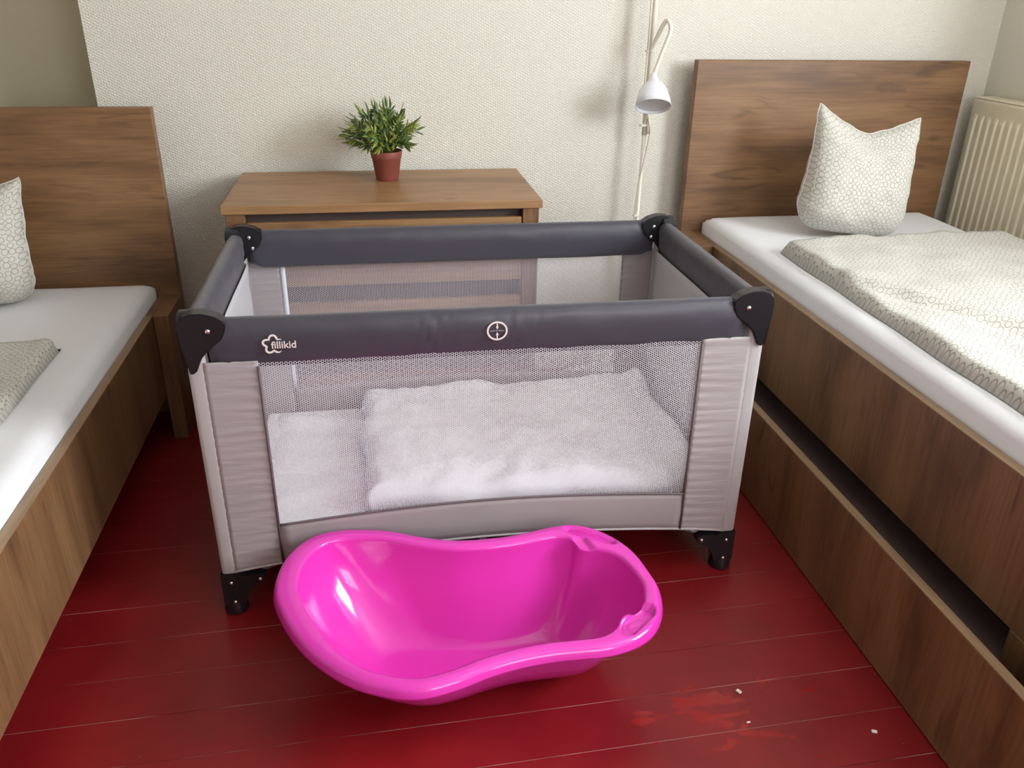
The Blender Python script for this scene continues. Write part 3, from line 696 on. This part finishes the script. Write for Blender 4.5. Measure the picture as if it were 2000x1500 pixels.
# fabric: front and back sides with a net window, solid ends
def arch(u): return 0.045*math.sin(PI*max(0, min(1, u)))**0.8
def side(y, out, m0, m1, tape):
    yo = y + out*0.0175
    zt = 0.648
    def zbot(x): return 0.118 + arch(x/L)
    def znet(x): return 0.241 + 0.026*math.sin(PI*(x-m0)/(m1-m0))
    def ruf(x, z, edge): return out*0.0013*math.sin(z*150 + 4*nz(z*9, x*4, out))*math.exp(-abs(x-edge)/0.06)
    for (xa, xb, ed) in ((0.012, m0, m0), (m1, L-0.012, m1)):
        grid('fabric_panel', lambda u, v: (xa+(xb-xa)*u, yo + ruf(xa+(xb-xa)*u, v, ed), zbot(xa+(xb-xa)*u)*(1-v)+zt*v), 12, 90, M_panel, ct, None, 0.002)
    grid('bottom_band', lambda u, v: (m0+(m1-m0)*u, yo + out*0.002*math.sin(v*PI), zbot(m0+(m1-m0)*u)*(1-v)+znet(m0+(m1-m0)*u)*v), 40, 6, M_band, ct, None, 0.002)
    grid('net_window', lambda u, v: (m0+(m1-m0)*u, yo - out*0.001, znet(m0+(m1-m0)*u)*(1-v)+zt*v), 40, 8, M_net, ct, lambda u, v: ((m1-m0)*u, (zt-0.24)*v))
    for xe in (m0, m1):
        tube('seam', [(xe, yo+out*0.0022, zbot(xe)+0.003), (xe, yo+out*0.0022, 0.4), (xe, yo+out*0.0022, zt-0.012)], 0.0032, M_tape if (tape and xe == m0) else M_seam, ct, 6)
    tube('seam', [(m0+(m1-m0)*i/40, yo+out*0.002, znet(m0+(m1-m0)*i/40)) for i in range(41)], 0.003, M_seam, ct, 6)
    tube('piping', [(0.012+(L-0.024)*i/50, yo+out*0.001, zbot(0.012+(L-0.024)*i/50)) for i in range(51)], 0.0032, M_sleeve, ct, 6)
    if tape: grid('edge_tape', lambda u, v: (m0+0.002+0.013*u, yo-out*0.003, 0.25+0.39*v), 2, 10, M_tape, ct, None, 0.001)
side(0, -1, 0.122, 1.082, False)
side(Wc, 1, 0.100, 1.103, True)
for (x, out) in ((0, -1), (L, 1)):
    xo = x + out*0.0165
    grid('end_panel', lambda u, v: (xo + out*0.0012*math.sin(v*40+u*9), 0.012+(Wc-0.024)*u, (0.118+0.03*math.sin(PI*u))*(1-v)+0.648*v), 30, 50, M_sleeve, ct, None, 0.002)
    xi = x - out*0.0215
    grid('inner_lining', lambda u, v: (xi + out*0.001*math.sin(v*30+u*7), 0.020+(Wc-0.040)*u, 0.15*(1-v)+0.655*v), 20, 20, M_lining, ct, None, 0.0016)
box('base_board', 0.02, L-0.02, 0.02, Wc-0.02, 0.132, 0.142, M_black, ct)
# printed logo and lock emblem on the front rail
yf = -0.0285
def flat_text(name, body, size, x, z, y, mat, parent, shear=0.0):
    cu = bpy.data.curves.new(name, 'FONT'); cu.body = body; cu.size = size; cu.shear = shear; cu.extrude = 0.0004; cu.offset = 0.0003
    to = bpy.data.objects.new(name, cu); COL.objects.link(to)
    bpy.context.view_layer.update()
    me = bpy.data.meshes.new_from_object(to.evaluated_get(bpy.context.evaluated_depsgraph_get()))
    bpy.data.objects.remove(to); me.name = name
    me.transform(Matrix.Translation((x, y, z)) @ Matrix.Rotation(PI/2, 4, 'X'))
    me.materials.clear(); return link(name, me, mat, parent)
lg = bmesh.new()
flo = []
cxl, czl, R0 = 0.158, 0.6865, 0.0165
for i in range(121):
    a = math.radians(32 + i*(282-0)/120)          # open towards the lettering on the right
    lobes = 0.5+0.5*math.cos(5*(a-PI/2))
    r = R0*(0.80 + 0.42*lobes**0.6)
    flo.append((cxl + r*math.cos(a)*1.05, yf-0.0004, czl + r*math.sin(a)))
def ribbon(bm, P, w, y):
    P = [Vector((p[0], 0, p[2])) for p in P]; prev = None
    for i, p in enumerate(P):
        t = (P[min(i+1, len(P)-1)] - P[max(i-1, 0)]).normalized(); n = Vector((-t.z, 0, t.x)); ww = w*(0.35+0.65*sm(0, 0.12, min(i, len(P)-1-i)/len(P)))
        cur = []
        for s, yy in ((1, y), (-1, y), (-1, y+0.0008), (1, y+0.0008)): cur.append(bm.verts.new((p.x+n.x*s*ww/2, yy, p.z+n.z*s*ww/2)))
        if prev:
            for k in range(4): bm.faces.new((prev[k], prev[(k+1) % 4], cur[(k+1) % 4], cur[k]))
        prev = cur
ribbon(lg, flo, 0.0042, yf-0.0006)
from_bm('flower_logo', lg, M_print, frail)
flat_text('logo_lettering', 'fillikid', 0.0215, 0.1535, 0.678, yf-0.0006, M_print, frail)
em = bmesh.new()
ex, ez = 0.617, 0.694
circ = [(ex+0.0205*math.cos(2*PI*i/48), 0, ez+0.0195*math.sin(2*PI*i/48)) for i in range(49)]
def ring_ribbon(bm, R, w, y):
    a = []
    for i in range(48):
        c, s = math.cos(2*PI*i/48), math.sin(2*PI*i/48)
        a.append([bm.verts.new((ex+(R+o)*c*1.04, yy, ez+(R+o)*s)) for o, yy in ((-w/2, y), (w/2, y), (w/2, y+0.0008), (-w/2, y+0.0008))])
    for i in range(48):
        p, q = a[i], a[(i+1) % 48]
        for k in range(4): bm.faces.new((p[k], q[k], q[(k+1) % 4], p[(k+1) % 4]))
ring_ribbon(em, 0.0195, 0.0036, yf-0.0006); from_bm('emblem_ring', em, M_print, frail)
em = bmesh.new()
for s in (1, -1):
    prism_into(em, [(-0.0013, s*0.0165), (-0.0013, s*0.0095), (-0.0030, s*0.0095), (0, s*0.0030), (0.0030, s*0.0095), (0.0013, s*0.0095), (0.0013, s*0.0165)], (ex, yf-0.0006, ez), (1, 0, 0), (0, 0, 1), (0, 1, 0), 0, 0.0008)
from_bm('emblem_arrows', em, M_print, frail)
em = bmesh.new()
for (a, b) in ((-0.0150, -0.0045), (-0.0032, 0.0022), (0.0036, 0.0150)): prism_into(em, [(a, -0.0007), (b, -0.0007), (b, 0.0007), (a, 0.0007)], (ex, yf-0.0006, ez), (1, 0, 0), (0, 0, 1), (0, 1, 0), 0, 0.0008)
from_bm('emblem_line', em, M_print_grey, frail)

# cot bedding
cm = thing('cot_mattress', (L/2, Wc/2, 0.142), 'thin white sheeted mattress inside the travel cot', 'mattress')
bm = bmesh.new(); bbox_into(bm, 0.026, L-0.026, 0.022, Wc-0.022, 0.1425, 0.190, 0.012, 3); from_bm('mattress_core', bm, M_sheet, cm, True)
grid('sheet', lambda u, v: (0.027+(L-0.054)*u, 0.024+(Wc-0.048)*v, 0.194 + 0.010*nz(u*7, v*9, 3) + 0.005*math.sin((u*9+v*14)+3*nz(u*4, v*4, 8)) - 0.02*(1-sm(0, .06, min(u, 1-u, v, 1-v)))), 70, 50, M_duvet_white, cm, None, 0.003)
def pk(x, y): return 0.026*math.exp(-((x-1.15)/0.03)**2-((y-0.60)/0.05)**2)
duvet('white folded quilt lying inside the travel cot', ((0.305, 0.64), (1.18, 0.64), (1.18, 0.035), (0.315, 0.035)), 0.213, 0.060, 4.4, None, M_duvet_white, 80, 60, 'folded_quilt', 1.5, pk, cat='quilt')

# ------------------------------------------------------------------ baby bath
OUT = [[0.126, -0.237], [0.126, -0.178], [0.139, -0.119], [0.167, -0.07], [0.211, -0.036], [0.271, -0.027], [0.328, -0.035], [0.38, -0.05], [0.427, -0.073], [0.473, -0.091], [0.519, -0.103], [0.567, -0.106], [0.634, -0.103], [0.695, -0.091], [0.746, -0.08], [0.8, -0.083], [0.848, -0.113], [0.885, -0.159], [0.908, -0.212], [0.918, -0.271], [0.923, -0.321], [0.916, -0.367], [0.899, -0.409], [0.873, -0.445], [0.84, -0.469], [0.802, -0.483], [0.759, -0.49], [0.714, -0.489], [0.654, -0.489], [0.593, -0.496], [0.532, -0.511], [0.492, -0.526], [0.453, -0.537], [0.415, -0.543], [0.378, -0.539], [0.342, -0.526], [0.305, -0.508], [0.267, -0.48], [0.228, -0.441], [0.195, -0.398], [0.164, -0.343], [0.142, -0.29]]
def resample(P, n):
    P = [Vector((p[0], p[1], 0)) for p in P]; m = len(P); D = []
    for i in range(m):
        p0, p1, p2, p3 = P[i-1], P[i], P[(i+1) % m], P[(i+2) % m]
        for k in range(10):
            t = k/10; D.append(0.5*((2*p1) + (p2-p0)*t + (2*p0-5*p1+4*p2-p3)*t*t + (3*p1-p0-3*p2+p3)*t**3))
    ls = [0]
    for i in range(len(D)): ls.append(ls[-1] + (D[(i+1) % len(D)]-D[i]).length)
    out = []; j = 0
    for k in range(n):
        s = ls[-1]*k/n
        while ls[j+1] < s: j += 1
        f = (s-ls[j])/(ls[j+1]-ls[j]+1e-9); out.append(D[j]*(1-f) + D[(j+1) % len(D)]*f)
    for _ in range(3): out = [(out[i-1]+out[i]*2+out[(i+1) % n])/4 for i in range(n)]
    return out
NT = 280; RIM = 0.228
O = resample(OUT, NT)
Nn = []
for i in range(NT):
    t = (O[(i+1) % NT]-O[i-1]).normalized(); nn = Vector((-t.y, t.x, 0))
    if nn.dot(Vector((0.52, -0.29, 0))-O[i]) < 0: nn = -nn
    Nn.append(nn)
def rimw(p):
    w = 0.040 + 0.012*sm(0.30, 0.14, p.x)
    w -= 0.006*sm(-0.36, -0.46, p.y)
    w += 0.044*math.exp(-((p.x-0.835)/0.075)**2-((p.y+0.115)/0.07)**2) + 0.036*math.exp(-((p.x-0.852)/0.06)**2-((p.y+0.450)/0.045)**2)
    w -= 0.006*math.exp(-((p.x-0.92)/0.03)**2-((p.y+0.29)/0.05)**2)
    return w
Wd = [rimw(p) for p in O]
for _ in range(4): Wd = [(Wd[i-1]+2*Wd[i]+Wd[(i+1) % NT])/4 for i in range(NT)]
Inn = [O[i] + Nn[i]*Wd[i] for i in range(NT)]
for _ in range(2): Inn = [(Inn[i-1]+2*Inn[i]+Inn[(i+1) % NT])/4 for i in range(NT)]
cen = Vector((0.53, -0.258, 0))
def floor_pt(i):                                    # outline of the bath's bottom
    p = Inn[i]; d = p - cen
    return cen + Vector((d.x*0.62 + 0.03, d.y*0.27, 0))
Fp = [floor_pt(i) for i in range(NT)]
for _ in range(30): Fp = [(Fp[i-1]+2*Fp[i]+Fp[(i+1) % NT])/4 for i in range(NT)]
def dish(p):                                        # soap and sponge hollows moulded into the rim
    z = 0
    for (c, d, hl, hw, dep) in (((0.821, -0.130), (0.84, -0.54), 0.062, 0.019, 0.014), ((0.842, -0.418), (0.76, 0.65), 0.054, 0.021, 0.014)):
        q = p - Vector((*c, 0)); a = q.x*d[0]+q.y*d[1]; b_ = -q.x*d[1]+q.y*d[0]
        e = math.sqrt((max(0, abs(a)-(hl-hw)))**2 + b_*b_)
        z -= dep*(1-sm(hw*0.72, hw*1.05, e))
    # spout notch open to the bath
    q = p - Vector((0.798, -0.164, 0)); z -= 0.009*(1-sm(0.008, 0.013, abs(q.x*0.8+q.y*0.25)))*(1-sm(0.02, 0.03, abs(q.y)))
    q = p - Vector((0.824, -0.433, 0)); a = abs(q.x*0.74+q.y*0.67)
    z += 0.007*(1-sm(0.0015, 0.004, a))*(1-sm(0.014, 0.02, abs(-q.x*0.67+q.y*0.74)))
    return z
bm = bmesh.new(); uvn = []
rings = []
def addring(fn): rings.append([bm.verts.new(fn(i)) for i in range(NT)])
NW = 9
# underside of the rim -> outer lip -> rim top -> inner wall -> bottom
def outer_wall(i, t):                               # outside of the body, t=1 under the rim, 0 at the foot
    pi_, f = Inn[i], Fp[i]; s = t**0.55 if t < 1 else 1
    p = f + (pi_-f)*math.sin(t*PI/2)
    p = p - Nn[i]*0.004*t
    return Vector((p.x, p.y, 0.002 + (RIM-0.012)*(1-math.cos(t*PI/2))**0.66))
for t in [0, 0.03, 0.08, 0.16, 0.26, 0.38, 0.5, 0.62, 0.74, 0.86, 0.95]: addring(lambda i, t=t: outer_wall(i, t))
addring(lambda i: O[i] + Nn[i]*(Wd[i]*0.75) + Vector((0, 0, RIM-0.014)))
addring(lambda i: O[i] + Nn[i]*0.010 + Vector((0, 0, RIM-0.012)))
addring(lambda i: O[i] + Nn[i]*0.003 + Vector((0, 0, RIM-0.024)))
addring(lambda i: O[i] + Vector((0, 0, RIM-0.024)))
addring(lambda i: O[i] + Nn[i]*0.0008 + Vector((0, 0, RIM-0.020)))
addring(lambda i: O[i] + Nn[i]*0.0035 + Vector((0, 0, RIM-0.010)))
addring(lambda i: O[i] + Nn[i]*0.008 + Vector((0, 0, RIM-0.003)))
for k in range(15):
    f = k/14
    def top(i, f=f):
        a = O[i] + Nn[i]*0.014; b_ = Inn[i] - Nn[i]*0.005
        p = a*(1-f) + b_*f
        return p + Vector((0, 0, RIM - 0.0015*abs(2*f-1)**2 + dish(p)))
    addring(top)
addring(lambda i: Inn[i] + Vector((0, 0, RIM-0.005 + 0.8*dish(Inn[i]))))
def inner_wall(i, t):
    pi_, f = Inn[i], Fp[i]
    p = f + (pi_-f)*math.sin(t*PI/2)
    return Vector((p.x, p.y, 0.008 + (RIM-0.014)*(1-math.cos(t*PI/2))**0.66))
for t in [0.97, 0.92, 0.85, 0.77, 0.69, 0.60, 0.51, 0.42, 0.33, 0.25, 0.18, 0.12, 0.07, 0.03, 0.0]: addring(lambda i, t=t: inner_wall(i, t))
for sc in (0.8, 0.55, 0.3): addring(lambda i, sc=sc: Vector((*(cen*(1-sc) + Fp[i]*sc).xy, 0.0078)))
for a, b in zip(rings, rings[1:]):
    for k in range(NT): bm.faces.new((a[k], a[(k+1) % NT], b[(k+1) % NT], b[k]))
bm.faces.new(rings[-1]); bm.faces.new(rings[0][::-1])
bath = from_bm('baby_bath', bm, M_pink, None, True)
tag(bath, 'bright pink plastic baby bath on the red floor before the cot', 'baby bath')

# ------------------------------------------------------------------ scraps on the floor
def scrap(label, x, y, w, d, h, rz):
    bm = bmesh.new(); bbox_into(bm, -w/2, w/2, -d/2, d/2, 0, h, h*0.3, 1)
    for v in bm.verts: v.co += Vector((0, 0, 0.0))*1; v.co.x += 0.15*v.co.z*nz(v.co.x*900, v.co.y*900, 1)
    bm.transform(Matrix.Translation((x, y, 0.0006)) @ Matrix.Rotation(rz, 4, 'Z'))
    tag(from_bm('paper_scrap', bm, M_scrap), label, 'scrap', 'scraps on the floor')
scrap('white scrap on the red floor nearest the pink bath', 1.085, -0.423, 0.008, 0.012, 0.005, 0.5)
scrap('white scrap on the red floor close to the under-bed drawer', 1.315, -0.563, 0.011, 0.007, 0.004, -0.4)
scrap('tiny pale scrap on a floorboard joint beside the wet marks', 1.072, -0.503, 0.008, 0.004, 0.002, 0.1)
